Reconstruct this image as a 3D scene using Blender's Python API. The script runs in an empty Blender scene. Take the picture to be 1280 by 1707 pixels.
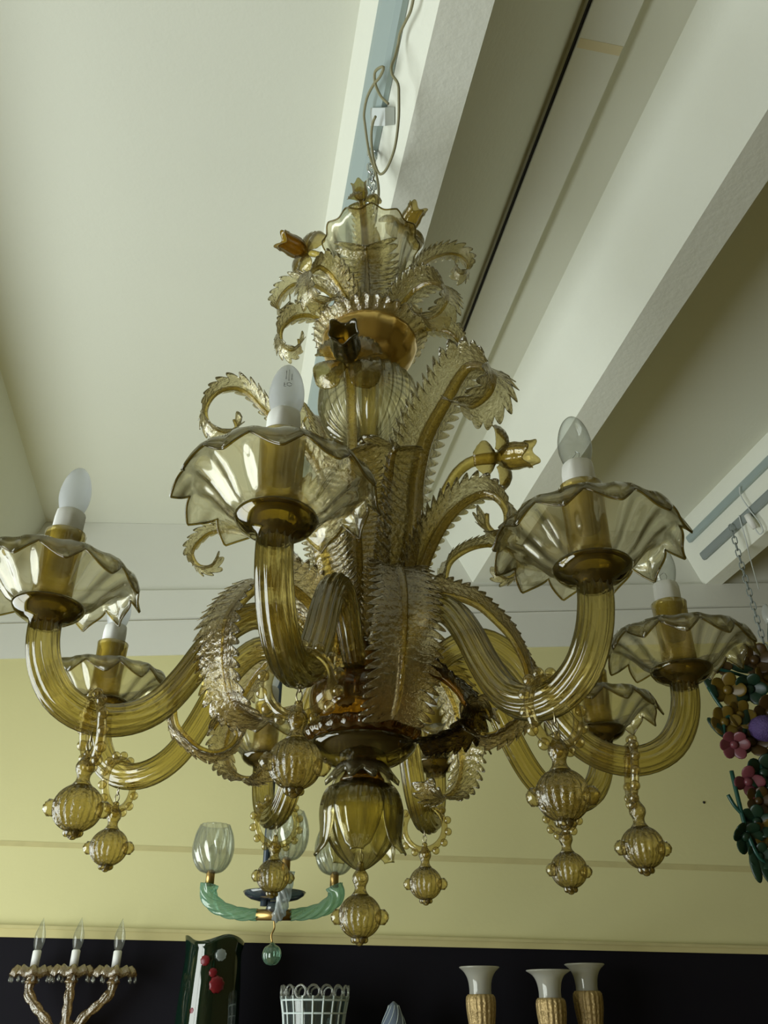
import bpy, math, random
import numpy as np
from mathutils import Vector, Matrix
random.seed(4); rng = np.random.default_rng(4)
sc = bpy.context.scene
COL = sc.collection
rad = math.radians
PI = math.pi

# ------------------------------------------------------------------ camera
ZC = 1.60                      # eye height
CAM = np.array([0.0, -1.1094, ZC])
Z0 = 2.0072                    # height of the ring of lamp dishes
cd = bpy.data.cameras.new('camera'); cam = bpy.data.objects.new('camera', cd); COL.objects.link(cam)
pit, yaw, rol = rad(31.75), rad(1.42), rad(0.2)
fw = np.array([math.sin(yaw)*math.cos(pit), math.cos(yaw)*math.cos(pit), math.sin(pit)])
rt = np.array([math.cos(yaw), -math.sin(yaw), 0.0]); upv = np.cross(rt, fw)
rt, upv = math.cos(rol)*rt + math.sin(rol)*upv, -math.sin(rol)*rt + math.cos(rol)*upv
m = Matrix.Identity(4)
for i in range(3):
    m[i][0], m[i][1], m[i][2], m[i][3] = rt[i], upv[i], -fw[i], CAM[i]
cam.matrix_world = m
cd.sensor_fit = 'VERTICAL'; cd.sensor_height = 36.0; cd.lens = 36.0*1380.0/1707.0
cd.clip_start = 0.02
sc.camera = cam

# ------------------------------------------------------------------ world, daylight, exposure
w = bpy.data.worlds.new('world'); sc.world = w; w.use_nodes = True
w.node_tree.nodes['Background'].inputs[0].default_value = (0.80, 0.90, 1.0, 1)
w.node_tree.nodes['Background'].inputs[1].default_value = 1.0

def area(name, loc, rot, sx, sy, power, col):
    l = bpy.data.lights.new(name, 'AREA'); l.shape = 'RECTANGLE'; l.size = sx; l.size_y = sy
    l.energy = power; l.color = col
    o = bpy.data.objects.new(name, l); COL.objects.link(o); o.location = loc; o.rotation_euler = rot
    return o
WX, WY0, WY1, WZ0, WZ1 = -2.30, -1.75, 1.25, 0.35, 2.30       # window opening in the left wall
area('window_daylight', (WX-0.10, (WY0+WY1)/2, (WZ0+WZ1)/2), (0, rad(-90), 0), WZ1-WZ0, WY1-WY0, 81, (0.93, 1.0, 0.99))
sc.view_settings.view_transform = 'Standard'; sc.view_settings.look = 'None'
sc.view_settings.gamma = 1.0; sc.view_settings.use_curve_mapping = False
sc.view_settings.exposure = 0.30
cy = sc.cycles
cy.max_bounces = 11; cy.diffuse_bounces = 4; cy.glossy_bounces = 3; cy.transmission_bounces = 9
cy.transparent_max_bounces = 40; cy.caustics_reflective = False; cy.caustics_refractive = False
cy.sample_clamp_indirect = 4.0
cy.use_denoising = True

# ------------------------------------------------------------------ materials
def newmat(name):
    mt = bpy.data.materials.new(name); mt.use_nodes = True
    nt = mt.node_tree; nt.nodes.clear()
    return mt, nt, nt.nodes, nt.links
def rgba(c): return (c[0], c[1], c[2], 1.0)

def solid(name, col, rough=0.6, metal=0.0, bump=0.0, bscale=60.0, vary=0.0, vscale=4.0, spec=0.4):
    mt, nt, N, L = newmat(name)
    out = N.new('ShaderNodeOutputMaterial'); b = N.new('ShaderNodeBsdfPrincipled')
    b.inputs['Base Color'].default_value = rgba(col); b.inputs['Roughness'].default_value = rough
    b.inputs['Metallic'].default_value = metal; b.inputs['Specular IOR Level'].default_value = spec
    L.new(b.outputs[0], out.inputs[0])
    if vary or bump:
        tc = N.new('ShaderNodeTexCoord')
    if vary:
        nz = N.new('ShaderNodeTexNoise'); nz.inputs['Scale'].default_value = vscale; nz.inputs['Detail'].default_value = 5
        L.new(tc.outputs['Object'], nz.inputs['Vector'])
        mx = N.new('ShaderNodeMix'); mx.data_type = 'RGBA'
        mx.inputs[6].default_value = rgba([c*(1-vary) for c in col]); mx.inputs[7].default_value = rgba([min(1, c*(1+vary)) for c in col])
        L.new(nz.outputs[0], mx.inputs[0]); L.new(mx.outputs[2], b.inputs['Base Color'])
    if bump:
        n2 = N.new('ShaderNodeTexNoise'); n2.inputs['Scale'].default_value = bscale; n2.inputs['Detail'].default_value = 6
        L.new(tc.outputs['Object'], n2.inputs['Vector'])
        bp = N.new('ShaderNodeBump'); bp.inputs['Strength'].default_value = bump; bp.inputs['Distance'].default_value = 0.01
        L.new(n2.outputs[0], bp.inputs['Height']); L.new(bp.outputs[0], b.inputs['Normal'])
    return mt

def blown(name, face, edge, rough=0.05, haze=0.1, hcol=None, bump=0.0, bscale=120.0, spec=0.06, power=2.0, stretch=None, refr=0.0, ior=1.22):
    """thin blown glass: tinted see-through, denser where the wall is seen at a slant, mirror-like at grazing angles"""
    mt, nt, N, L = newmat(name)
    out = N.new('ShaderNodeOutputMaterial')
    lw = N.new('ShaderNodeLayerWeight'); lw.inputs['Blend'].default_value = 0.5
    nrm = None
    if bump:
        tc = N.new('ShaderNodeTexCoord'); mp = N.new('ShaderNodeMapping')
        if stretch: mp.inputs['Scale'].default_value = stretch
        n2 = N.new('ShaderNodeTexNoise'); n2.inputs['Scale'].default_value = bscale; n2.inputs['Detail'].default_value = 3
        L.new(tc.outputs['Object'], mp.inputs[0]); L.new(mp.outputs[0], n2.inputs['Vector'])
        bp = N.new('ShaderNodeBump'); bp.inputs['Strength'].default_value = bump; bp.inputs['Distance'].default_value = 0.004
        L.new(n2.outputs[0], bp.inputs['Height']); nrm = bp.outputs[0]
        L.new(nrm, lw.inputs['Normal'])
    fac = lw.outputs['Facing']
    pw = N.new('ShaderNodeMath'); pw.operation = 'POWER'; pw.inputs[1].default_value = power; L.new(fac, pw.inputs[0])
    mx = N.new('ShaderNodeMix'); mx.data_type = 'RGBA'; mx.inputs[6].default_value = rgba(face); mx.inputs[7].default_value = rgba(edge)
    L.new(pw.outputs[0], mx.inputs[0])
    tr = N.new('ShaderNodeBsdfTransparent'); L.new(mx.outputs[2], tr.inputs[0])
    gl = N.new('ShaderNodeBsdfGlossy'); gl.inputs['Roughness'].default_value = rough; gl.inputs[0].default_value = (0.95, 0.93, 0.85, 1)
    if nrm: L.new(nrm, gl.inputs['Normal'])
    p5 = N.new('ShaderNodeMath'); p5.operation = 'POWER'; p5.inputs[1].default_value = 5.0; L.new(fac, p5.inputs[0])
    ma = N.new('ShaderNodeMath'); ma.operation = 'MULTIPLY_ADD'; ma.inputs[1].default_value = 0.6; ma.inputs[2].default_value = spec
    L.new(p5.outputs[0], ma.inputs[0])
    src = tr.outputs[0]
    if refr:
        rf = N.new('ShaderNodeBsdfRefraction'); rf.inputs['IOR'].default_value = ior; rf.inputs['Roughness'].default_value = 0.0
        L.new(mx.outputs[2], rf.inputs[0])
        if nrm: L.new(nrm, rf.inputs['Normal'])
        msr = N.new('ShaderNodeMixShader'); msr.inputs[0].default_value = refr
        L.new(tr.outputs[0], msr.inputs[1]); L.new(rf.outputs[0], msr.inputs[2]); src = msr.outputs[0]
    if haze:
        df = N.new('ShaderNodeBsdfDiffuse'); tl = N.new('ShaderNodeBsdfTranslucent')
        hc = hcol or face
        df.inputs[0].default_value = rgba(hc); tl.inputs[0].default_value = rgba(hc)
        ms0 = N.new('ShaderNodeMixShader'); ms0.inputs[0].default_value = 0.55
        L.new(df.outputs[0], ms0.inputs[1]); L.new(tl.outputs[0], ms0.inputs[2])
        ms1 = N.new('ShaderNodeMixShader'); ms1.inputs[0].default_value = haze
        L.new(src, ms1.inputs[1]); L.new(ms0.outputs[0], ms1.inputs[2]); src = ms1.outputs[0]
    ms = N.new('ShaderNodeMixShader'); L.new(ma.outputs[0], ms.inputs[0]); L.new(src, ms.inputs[1]); L.new(gl.outputs[0], ms.inputs[2])
    L.new(ms.outputs[0], out.inputs[0])
    return mt

M = {}
M['ceil'] = solid('white ceiling plaster', (0.80, 0.81, 0.69), 0.9, bump=0.06, bscale=90, vary=0.03, vscale=2.5, spec=0.1)
M['beam'] = solid('white painted beam', (0.80, 0.81, 0.70), 0.85, bump=0.12, bscale=70, vary=0.03, vscale=5, spec=0.1)
M['frieze'] = solid('white painted frieze', (0.74, 0.74, 0.66), 0.85, bump=0.05, vary=0.04, spec=0.1)
M['yellow'] = solid('pale yellow wall paint', (0.70, 0.66, 0.34), 0.9, bump=0.05, bscale=60, vary=0.04, vscale=3, spec=0.1)
M['stripe'] = solid('ochre stain', (0.58, 0.52, 0.25), 0.9, vary=0.12, vscale=20, spec=0.1)  # darker ochre for the thin wall line and the ledge's top edge
M['ledge'] = solid('yellow ledge paint', (0.62, 0.55, 0.26), 0.8, vary=0.1, vscale=8, spec=0.1)
M['black'] = solid('black painted wall', (0.010, 0.009, 0.012), 0.8, spec=0.1)
M['shelf'] = solid('dark shelf board', (0.02, 0.016, 0.014), 0.5)
M['floor'] = solid('warm tile floor', (0.26, 0.185, 0.05), 0.6, vary=0.2)
M['plain'] = solid('shop wall paint', (0.46, 0.40, 0.17), 0.9)
M['dark'] = solid('shop back wall', (0.28, 0.23, 0.09), 0.9)
M['frame'] = solid('window frame paint', (0.55, 0.55, 0.52), 0.5)
M['black_cable'] = solid('black cable', (0.01, 0.01, 0.01), 0.6)
M['tape'] = solid('yellowed tape', (0.78, 0.70, 0.45), 0.6)
M['rail'] = solid('pale grey rail', (0.38, 0.46, 0.45), 0.35, metal=0.25)
M['rail_dark'] = solid('dull grey rail', (0.30, 0.34, 0.33), 0.5, metal=0.3)
M['clamp'] = solid('white plastic', (0.62, 0.66, 0.64), 0.5)
M['cable'] = solid('olive cable sheath', (0.26, 0.24, 0.13), 0.45)
M['steel'] = solid('galvanised steel', (0.62, 0.66, 0.66), 0.25, metal=1.0)
M['gold'] = solid('brushed gold plate', (0.68, 0.47, 0.15), 0.20, metal=0.9)
M['brass'] = solid('aged brass', (0.45, 0.30, 0.10), 0.35, metal=0.9)
M['sleeve'] = solid('white candle sleeve', (0.86, 0.86, 0.80), 0.45)
M['print'] = solid('grey print', (0.10, 0.10, 0.10), 0.7)
M['wire'] = solid('wire hook', (0.6, 0.55, 0.4), 0.3, metal=1.0)

M['arm'] = blown('amber ribbed glass', (0.88, 0.80, 0.46), (0.055, 0.040, 0.006), 0.05, 0.06, (0.58, 0.48, 0.13), spec=0.09, power=1.3, refr=0.5, ior=1.22)
M['cup'] = blown('pale amber cup glass', (0.985, 0.965, 0.84), (0.13, 0.10, 0.018), 0.04, 0.04, (0.75, 0.67, 0.40), bump=0.05, bscale=60, spec=0.08, power=1.9, refr=0.25, ior=1.3)
M['tube'] = blown('amber tube glass', (0.90, 0.83, 0.50), (0.22, 0.16, 0.02), 0.06, 0.14, (0.62, 0.52, 0.18), bump=0.2, bscale=50, spec=0.10)
M['dish'] = blown('olive amber dish glass', (0.70, 0.61, 0.27), (0.03, 0.024, 0.005), 0.04, 0.04, (0.4, 0.33, 0.09), spec=0.08, power=1.25)
M['leaf'] = blown('pale amber leaf glass', (0.985, 0.95, 0.77), (0.42, 0.32, 0.09), 0.07, 0.07, (0.84, 0.72, 0.36), bump=1.0, bscale=130, spec=0.14, power=1.5, refr=0.75, ior=1.33)
M['leaf_rose'] = blown('rosy amber leaf glass', (0.97, 0.92, 0.745), (0.40, 0.285, 0.09), 0.07, 0.08, (0.74, 0.60, 0.32), bump=1.0, bscale=130, spec=0.14, power=1.5, refr=0.75, ior=1.33)
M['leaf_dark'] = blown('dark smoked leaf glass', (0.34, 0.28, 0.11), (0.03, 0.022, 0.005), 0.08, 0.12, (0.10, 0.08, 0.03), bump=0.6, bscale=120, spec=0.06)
M['rib'] = blown('amber midrib glass', (0.95, 0.85, 0.45), (0.28, 0.19, 0.025), 0.06, 0.12, (0.76, 0.62, 0.21), bump=0.5, bscale=150, spec=0.11, power=1.5, refr=0.5, ior=1.25)
M['flower'] = blown('amber flower glass', (0.88, 0.80, 0.50), (0.14, 0.10, 0.018), 0.06, 0.13, (0.55, 0.46, 0.18), bump=0.3, bscale=120, spec=0.08, power=1.5)
M['flower_dark'] = blown('deep amber flower glass', (0.72, 0.57, 0.20), (0.07, 0.048, 0.006), 0.06, 0.09, (0.40, 0.29, 0.07), bump=0.2, bscale=120, spec=0.08, power=1.6)
M['tulip'] = blown('olive tulip glass', (0.46, 0.40, 0.17), (0.03, 0.024, 0.006), 0.06, 0.40, (0.10, 0.085, 0.03), bump=0.2, bscale=120, spec=0.08, power=1.5)
M['knop'] = blown('ribbed amber knop glass', (0.96, 0.93, 0.75), (0.10, 0.078, 0.012), 0.05, 0.13, (0.80, 0.73, 0.42), spec=0.10, power=1.2, refr=0.4, ior=1.3)
M['hub'] = blown('brown amber hub glass', (0.66, 0.46, 0.13), (0.035, 0.02, 0.003), 0.05, 0.15, (0.28, 0.16, 0.03), spec=0.08, power=1.5)
M['finial'] = blown('olive amber finial glass', (0.955, 0.915, 0.66), (0.07, 0.055, 0.008), 0.05, 0.10, (0.55, 0.47, 0.16), bump=0.1, bscale=50, spec=0.09, power=1.5, refr=0.3)
M['ball'] = blown('gold ribbed ball glass', (0.85, 0.76, 0.44), (0.075, 0.052, 0.01), 0.07, 0.13, (0.50, 0.41, 0.16), bump=0.8, bscale=170, spec=0.10, power=1.3, refr=0.35)
M['bead'] = blown('amber bead glass', (0.92, 0.86, 0.60), (0.18, 0.13, 0.03), 0.05, 0.11, (0.62, 0.53, 0.26), spec=0.10)
M['bulb_frost'] = blown('frosted bulb glass', (0.80, 0.82, 0.82), (0.45, 0.47, 0.47), 0.12, 0.62, (0.88, 0.90, 0.90), spec=0.05)
M['bulb_clear'] = blown('clear bulb glass', (0.93, 0.95, 0.94), (0.35, 0.37, 0.36), 0.03, 0.10, (0.8, 0.82, 0.82), spec=0.06, power=2.2)
M['clear'] = blown('clear swirled glass', (0.95, 0.97, 0.95), (0.50, 0.52, 0.48), 0.04, 0.12, (0.85, 0.87, 0.82), spec=0.09, power=1.4)
M['teal'] = blown('teal twisted glass', (0.62, 0.84, 0.76), (0.08, 0.26, 0.20), 0.06, 0.35, (0.40, 0.66, 0.54), spec=0.08)
M['ice'] = blown('pale ice glass', (0.80, 0.86, 0.84), (0.35, 0.42, 0.42), 0.05, 0.45, (0.70, 0.76, 0.74), spec=0.08)
M['blue'] = blown('blue grey dish glass', (0.34, 0.40, 0.48), (0.06, 0.08, 0.12), 0.05, 0.25, (0.22, 0.26, 0.34), spec=0.08)
M['green_ball'] = blown('sea green drop glass', (0.65, 0.85, 0.75), (0.10, 0.25, 0.20), 0.03, 0.20, (0.4, 0.65, 0.5), spec=0.10)
M['pole'] = solid('dark slate rod', (0.04, 0.06, 0.08), 0.3)
M['opal'] = blown('opal white glass', (0.55, 0.54, 0.48), (0.30, 0.30, 0.28), 0.10, 0.75, (0.75, 0.74, 0.66), spec=0.06)
M['gilt'] = solid('gilded ribbed glass', (0.46, 0.33, 0.14), 0.34, metal=0.45, bump=0.5, bscale=140, vary=0.25, vscale=60)
M['lattice'] = solid('white glass cane', (0.66, 0.74, 0.70), 0.25)
M['lattice_body'] = blown('clear grey vase glass', (0.55, 0.62, 0.62), (0.15, 0.18, 0.18), 0.05, 0.12, (0.4, 0.46, 0.46), spec=0.07)
M['green_vase'] = blown('dark green vase glass', (0.10, 0.26, 0.17), (0.01, 0.05, 0.03), 0.05, 0.55, (0.012, 0.05, 0.03), spec=0.10)
M['red'] = solid('red glass flower', (0.16, 0.010, 0.014), 0.3)
M['cone'] = solid('slate glass', (0.12, 0.15, 0.20), 0.3)
M['sconce'] = blown('gold dust sconce glass', (0.74, 0.60, 0.36), (0.20, 0.13, 0.04), 0.12, 0.30, (0.60, 0.43, 0.18), bump=1.0, bscale=160, spec=0.22)
M['f_yellow'] = solid('ochre glass flower', (0.13, 0.085, 0.010), 0.35)
M['f_pink'] = solid('pink glass flower', (0.15, 0.04, 0.05), 0.35)
M['f_purple'] = solid('violet glass flower', (0.08, 0.048, 0.16), 0.6, bump=0.6, bscale=200)
M['f_brown'] = solid('amber brown glass leaf', (0.05, 0.027, 0.006), 0.35)
M['f_green'] = solid('dark green glass leaf', (0.010, 0.032, 0.017), 0.35)
M['f_stem'] = solid('green glass stem', (0.01, 0.06, 0.045), 0.3)

# ------------------------------------------------------------------ mesh helpers
def mk(name, vf, mat, parent=None, loc=None, smooth=True):
    v, f = vf
    me = bpy.data.meshes.new(name)
    me.from_pydata([tuple(map(float, p)) for p in v], [], [tuple(q) for q in f]); me.validate()
    if smooth: me.polygons.foreach_set('use_smooth', [True]*len(me.polygons))
    me.materials.append(mat); me.update()
    o = bpy.data.objects.new(name, me); COL.objects.link(o)
    if parent is not None: o.parent = parent
    if loc is not None: o.location = loc
    return o
def link_copy(o, parent, loc=None, rot=None, scale=None):
    c = o.copy(); COL.objects.link(c); c.parent = parent
    if loc is not None: c.location = loc
    if rot is not None: c.rotation_euler = rot
    if scale is not None: c.scale = scale
    return c
def empty(name, loc, label=None, cat=None, group=None):
    o = bpy.data.objects.new(name, None); COL.objects.link(o); o.location = loc; o.empty_display_size = 0.05
    tag(o, label, cat, group); return o
def tag(o, label=None, cat=None, group=None, kind=None):
    if label: o['label'] = label
    if cat: o['category'] = cat
    if group: o['group'] = group
    if kind: o['kind'] = kind
    return o
def join(*vfs):
    V, F, n = [], [], 0
    for v, f in vfs:
        V += [tuple(p) for p in v]; F += [tuple(i+n for i in q) for q in f]; n += len(v)
    return V, F
def boxvf(x0, x1, y0, y1, z0, z1):
    v = [(x, y, z) for z in (z0, z1) for y in (y0, y1) for x in (x0, x1)]
    return v, [(0, 2, 3, 1), (4, 5, 7, 6), (0, 1, 5, 4), (2, 6, 7, 3), (0, 4, 6, 2), (1, 3, 7, 5)]
def prism(p0, p1):
    """two matching polygons joined into a closed prism"""
    n = len(p0); v = list(p0)+list(p1)
    f = [(i, (i+1) % n, (i+1) % n+n, i+n) for i in range(n)]
    return v, f+[tuple(range(n-1, -1, -1)), tuple(range(n, 2*n))]
def spline(pts, n):
    p = np.array(pts, float); k = len(p)
    d = np.r_[0, np.cumsum(np.sqrt((np.diff(p, axis=0)**2).sum(1))+1e-9)]
    tan = np.zeros_like(p)
    for i in range(k):
        a, b = max(0, i-1), min(k-1, i+1); tan[i] = (p[b]-p[a])/(d[b]-d[a])
    s = np.linspace(0, d[-1], n); out = np.zeros((n, p.shape[1])); idx = np.clip(np.searchsorted(d, s, 'right')-1, 0, k-2)
    for j, (q, i) in enumerate(zip(s, idx)):
        h = d[i+1]-d[i]; u = (q-d[i])/h
        out[j] = (2*u**3-3*u**2+1)*p[i]+(u**3-2*u**2+u)*h*tan[i]+(-2*u**3+3*u**2)*p[i+1]+(u**3-u**2)*h*tan[i+1]
    return out
def frames(P, ref=None):
    T = np.gradient(P, axis=0); T /= np.linalg.norm(T, axis=1)[:, None]
    a = np.array(ref if ref is not None else ([0, 0, 1] if abs(T[0][2]) < .9 else [1, 0, 0]), float)
    n = a-T[0]*(a@T[0]); n /= np.linalg.norm(n); Ns = [n]
    for i in range(1, len(P)):
        n = Ns[-1]-T[i]*(Ns[-1]@T[i]); n /= np.linalg.norm(n); Ns.append(n)
    Ns = np.array(Ns); return T, Ns, np.cross(T, Ns)
def tube(P, R, n=12, ribs=0, amp=0.0, twist=0.0, caps=True, cusp=False):
    P = np.array(P, float); k = len(P); R = np.broadcast_to(np.array(R, float), (k,))
    T, U, W = frames(P); V = []
    for i in range(k):
        for j in range(n):
            a = 2*PI*j/n; r = R[i]
            if ribs: r *= 1+amp*(math.cos(ribs*a+twist*i/(k-1)) if not cusp else 1-2*abs(math.sin((ribs*a+twist*i/(k-1))/2)))
            V.append(P[i]+r*(math.cos(a)*U[i]+math.sin(a)*W[i]))
    F = [(i*n+j, i*n+(j+1) % n, (i+1)*n+(j+1) % n, (i+1)*n+j) for i in range(k-1) for j in range(n)]
    if caps: F += [tuple(range(n-1, -1, -1)), tuple(range((k-1)*n, k*n))]
    return V, F
def lathe(prof, n=48, ribs=0, amp=0.0, closed=False, fn=None, twist=0.0, cusp=False):
    """prof: (r, z) rows; closed joins the last row to the first (a shell with thickness)"""
    k = len(prof); V = []
    for i, (r, z) in enumerate(prof):
        for j in range(n):
            a = 2*PI*j/n; rr, zz = r, z
            if ribs: rr *= 1+amp*(math.cos(ribs*(a+twist*i/(k-1))) if not cusp else 1-2*abs(math.sin(ribs*a/2)))
            if fn: rr, zz = fn(i, a, rr, zz)
            V.append((rr*math.cos(a), rr*math.sin(a), zz))
    F = [(i*n+j, i*n+(j+1) % n, ((i+1) % k)*n+(j+1) % n, ((i+1) % k)*n+j) for i in range(k if closed else k-1) for j in range(n)]
    if not closed:
        if prof[0][0] > 1e-5: F.append(tuple(range(n-1, -1, -1)))
        if prof[-1][0] > 1e-5: F.append(tuple(range((k-1)*n, k*n)))
    return V, F
def shell(outer, th=0.002):
    """closed profile: outer wall then the same wall a little inside"""
    o = np.array(outer, float); t = np.gradient(o, axis=0); t /= np.linalg.norm(t, axis=1)[:, None]
    nrm = np.c_[-t[:, 1], t[:, 0]]
    inn = o+nrm*th; inn[:, 0] = np.maximum(inn[:, 0], 0.0005)
    return [tuple(p) for p in o]+[tuple(p) for p in inn[::-1]]
def sphere(r=1.0, nu=16, nv=10, ribs=0, amp=0.0, fz=1.0, bump=0.0):
    prof = [(max(1e-6, r*math.sin(PI*i/nv)), -r*fz*math.cos(PI*i/nv)) for i in range(nv+1)]
    v, f = lathe(prof, nu, ribs, amp)
    if bump:
        v = [tuple(np.array(p)*(1+bump*math.sin(9*math.atan2(p[1], p[0]))*math.cos(11*p[2]/r))) for p in v]
    return v, f
def torus(R, r, n=32, k=10):
    V, F = [], []
    for i in range(n):
        a = 2*PI*i/n
        for j in range(k):
            b = 2*PI*j/k; q = R+r*math.cos(b)
            V.append((q*math.cos(a), q*math.sin(a), r*math.sin(b)))
            F.append((i*k+j, ((i+1) % n)*k+j, ((i+1) % n)*k+(j+1) % k, i*k+(j+1) % k))
    return V, F
def xf(vf, mat):
    return [tuple(mat @ Vector(p)) for p in vf[0]], vf[1]
def aim(d, loc=(0, 0, 0)):
    return Matrix.Translation(loc) @ Vector(d).to_track_quat('Z', 'Y').to_matrix().to_4x4()

# ------------------------------------------------------------------ the room
hb = rad(-9.298)
Bd = np.array([math.sin(hb), math.cos(hb), 0.0]); Ad = np.array([math.cos(hb), -math.sin(hb), 0.0])
YW, YR, XR, ZT, ZB = 1.882, -3.40, 4.60, 3.373, 3.120
def bp(a, z, y):
    """point of a beam line: offset a across the beams, height z, where it meets the plane y"""
    q = CAM+Ad*a; t = (y-q[1])/Bd[1]; q = q+Bd*t; return (q[0], q[1], z)
def S(name, vf, mat, label, cat='wall', smooth=False):
    return tag(mk(name, vf, mat, smooth=smooth), label, None, None, 'structure')
S('floor', boxvf(-2.6, XR, YR-0.1, YW+0.1, -0.1, 0), M['floor'], 'dark tiled shop floor')
S('ceiling', boxvf(-2.6, XR+.1, YR-0.1, YW+0.1, ZT, ZT+0.1), M['ceil'], 'white plaster ceiling between the beams')
S('wall_back', boxvf(-2.6, XR, YW, YW+0.1, 0, ZT), M['yellow'], 'pale yellow wall behind the chandelier')
S('wall_right', boxvf(XR, XR+0.1, YR, YW, 0, ZT), M['dark'], 'plain wall on the right')
S('wall_rear', boxvf(-2.6, XR, YR-0.1, YR, 0, ZT), M['dark'], 'plain wall at the back of the shop')
S('wall_left', join(boxvf(WX-.1, WX, YR, WY0, 0, ZT), boxvf(WX-.1, WX, WY1, YW, 0, ZT),
                    boxvf(WX-.1, WX, WY0, WY1, 0, WZ0), boxvf(WX-.1, WX, WY0, WY1, WZ1, ZT)), M['plain'], 'plain left wall with the shop window')
fr = tag(mk('window_1', join(boxvf(WX-.07, WX-.01, WY0, WY1, WZ0, WZ0+.05), boxvf(WX-.07, WX-.01, WY0, WY1, WZ1-.05, WZ1),
         boxvf(WX-.07, WX-.01, WY0, WY0+.05, WZ0, WZ1), boxvf(WX-.07, WX-.01, WY1-.05, WY1, WZ0, WZ1)), M['frame'], smooth=False), 'shop window in the left wall', None, None, 'structure')
mk('mullion', boxvf(WX-.06, WX-.02, (WY0+WY1)/2-.025, (WY0+WY1)/2+.025, WZ0+.05, WZ1-.05), M['frame'], fr, smooth=False)

def beam(name, lt, lb, rb, rtp, label, zb=ZB):
    sec = [(lt, ZT+.002), (lb, zb), (rb, zb), (rtp, ZT+.002)]
    return S(name, prism([bp(a, z, YR) for a, z in sec], [bp(a, z, YW+.001) for a, z in sec]), M['beam'], label)
beam('trim_1', -1.19, -1.07, -0.96, -0.83, 'white ceiling beam at the far left', 3.06)
beam('trim_2', 0.113, 0.234, 0.328, 0.566, 'white sloped-side ceiling beam carrying the chandelier rail')
beam('trim_3', 0.786, 0.911, 1.003, 1.12, 'wide white sloped-side ceiling beam right of the chandelier')
beam('trim_4', 1.755, 1.840, 1.905, 1.99, 'white ceiling beam at the right edge with two grey rails')
board = S('trim_5', prism([bp(a, z, YR) for a, z in ((.573, ZT), (.573, ZT-.022), (.672, ZT-.022), (.672, ZT))],
               [bp(a, z, YW) for a, z in ((.573, ZT), (.573, ZT-.022), (.672, ZT-.022), (.672, ZT))]), M['beam'], 'flat white board along the ceiling beside a black cable')
tp = [tuple(CAM+Ad*a+Bd*t+np.array([0, 0, ZT-.0235-ZC])) for a, t in ((.575, .855), (.67, .855), (.67, .875), (.575, .875))]
mk('tape', prism(tp, [(p[0], p[1], p[2]+.002) for p in tp]), M['tape'], board, smooth=False)
tag(mk('black_cable', tube([bp(.569, ZT-.014, y) for y in np.linspace(YR, YW, 30)], .0035, 8), M['black_cable']),
    'thin black cable running along the edge of the ceiling board', 'cable')

def band(name, y0, zl0, zr0, zl1, zr1, th, mat, label, x0=-2.3, x1=XR):
    """strip on the back wall: heights given at x=-1.4 and x=1.6 (top then bottom)"""
    def zz(l, r, x): return l+(r-l)*(x+1.4)/3.0
    xs = (x0, min(x1, 2.6))
    a = [(xs[0], YW, zz(zl1, zr1, xs[0])), (xs[0], YW, zz(zl0, zr0, xs[0])), (xs[0], YW-th, zz(zl0, zr0, xs[0])), (xs[0], YW-th, zz(zl1, zr1, xs[0]))]
    b = [(xs[1], YW, zz(zl1, zr1, xs[1])), (xs[1], YW, zz(zl0, zr0, xs[1])), (xs[1], YW-th, zz(zl0, zr0, xs[1])), (xs[1], YW-th, zz(zl1, zr1, xs[1]))]
    return S(name, prism(a, b), mat, label)
band('trim_6', YW, ZT-.001, ZT-.001, 3.040, 3.128, .006, M['frieze'], 'white wall strip under the ceiling')
band('trim_7', YW, 3.040, 3.128, 2.916, 3.032, .022, M['frieze'], 'white painted board running along the top of the wall')
band('trim_8', YW, 2.911, 3.028, 2.768, 2.880, .008, M['frieze'], 'white band painted above the yellow wall')
band('trim_9', YW, 2.128, 2.052, 2.112, 2.034, .002, M['stripe'], 'faint brownish line across the yellow wall')
band('trim_10', YW, 1.872, 1.812, 1.862, 1.804, .024, M['stripe'], 'dark top edge of the ledge')
band('trim_11', YW, 1.862, 1.804, 1.836, 1.790, .020, M['ledge'], 'yellow ledge above the black wall panel')
band('trim_12', YW, 1.836, 1.790, 0.02, 0.02, .012, M['black'], 'black lower wall behind the glassware')
nl = bpy.data.objects['wall_back']
mk('nail', xf(sphere(.0045, 8, 6), Matrix.Translation((1.2065, YW, 2.269))), M['black_cable'], nl)

# ------------------------------------------------------------------ chandelier
CH = empty('chandelier', (0, 0, Z0), 'large amber blown glass chandelier with eight candle arms, leaves and flowers', 'chandelier')
def rz(az, r, z):
    a = rad(az); return (r*math.cos(a), r*math.sin(a), z)

# --- arms
ARMP = [(.062, .000), (.090, .022), (.128, .052), (.168, .060), (.203, .038), (.231, .000), (.256, -.046), (.282, -.083), (.308, -.103),
        (.340, -.113), (.372, -.110), (.400, -.094), (.419, -.066), (.428, -.035), (.430, -.004)]
armpath = spline([(r, 0, z) for r, z in ARMP], 56)
arm_vf = tube(armpath, np.interp(np.linspace(0, 1, 56), [0, .2, .8, 1], [.015, .0175, .0185, .0175]), 112, 14, .055, 0.6, True, True)
dish_prof = shell([(.0165, -.020), (.019, -.013), (.027, -.010), (.036, -.004), (.0395, .001), (.041, .004), (.0395, .0065), (.034, .006)], .003)
dish_vf = lathe(dish_prof, 48, closed=True)
cup_o = [(.020, .004), (.038, .0055), (.048, .013), (.056, .023), (.0655, .034), (.076, .0435), (.087, .0480), (.0925, .0460), (.0975, .0370), (.103, .0230)]
cup_prof = shell(cup_o, .0018)
NP = 12
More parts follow.
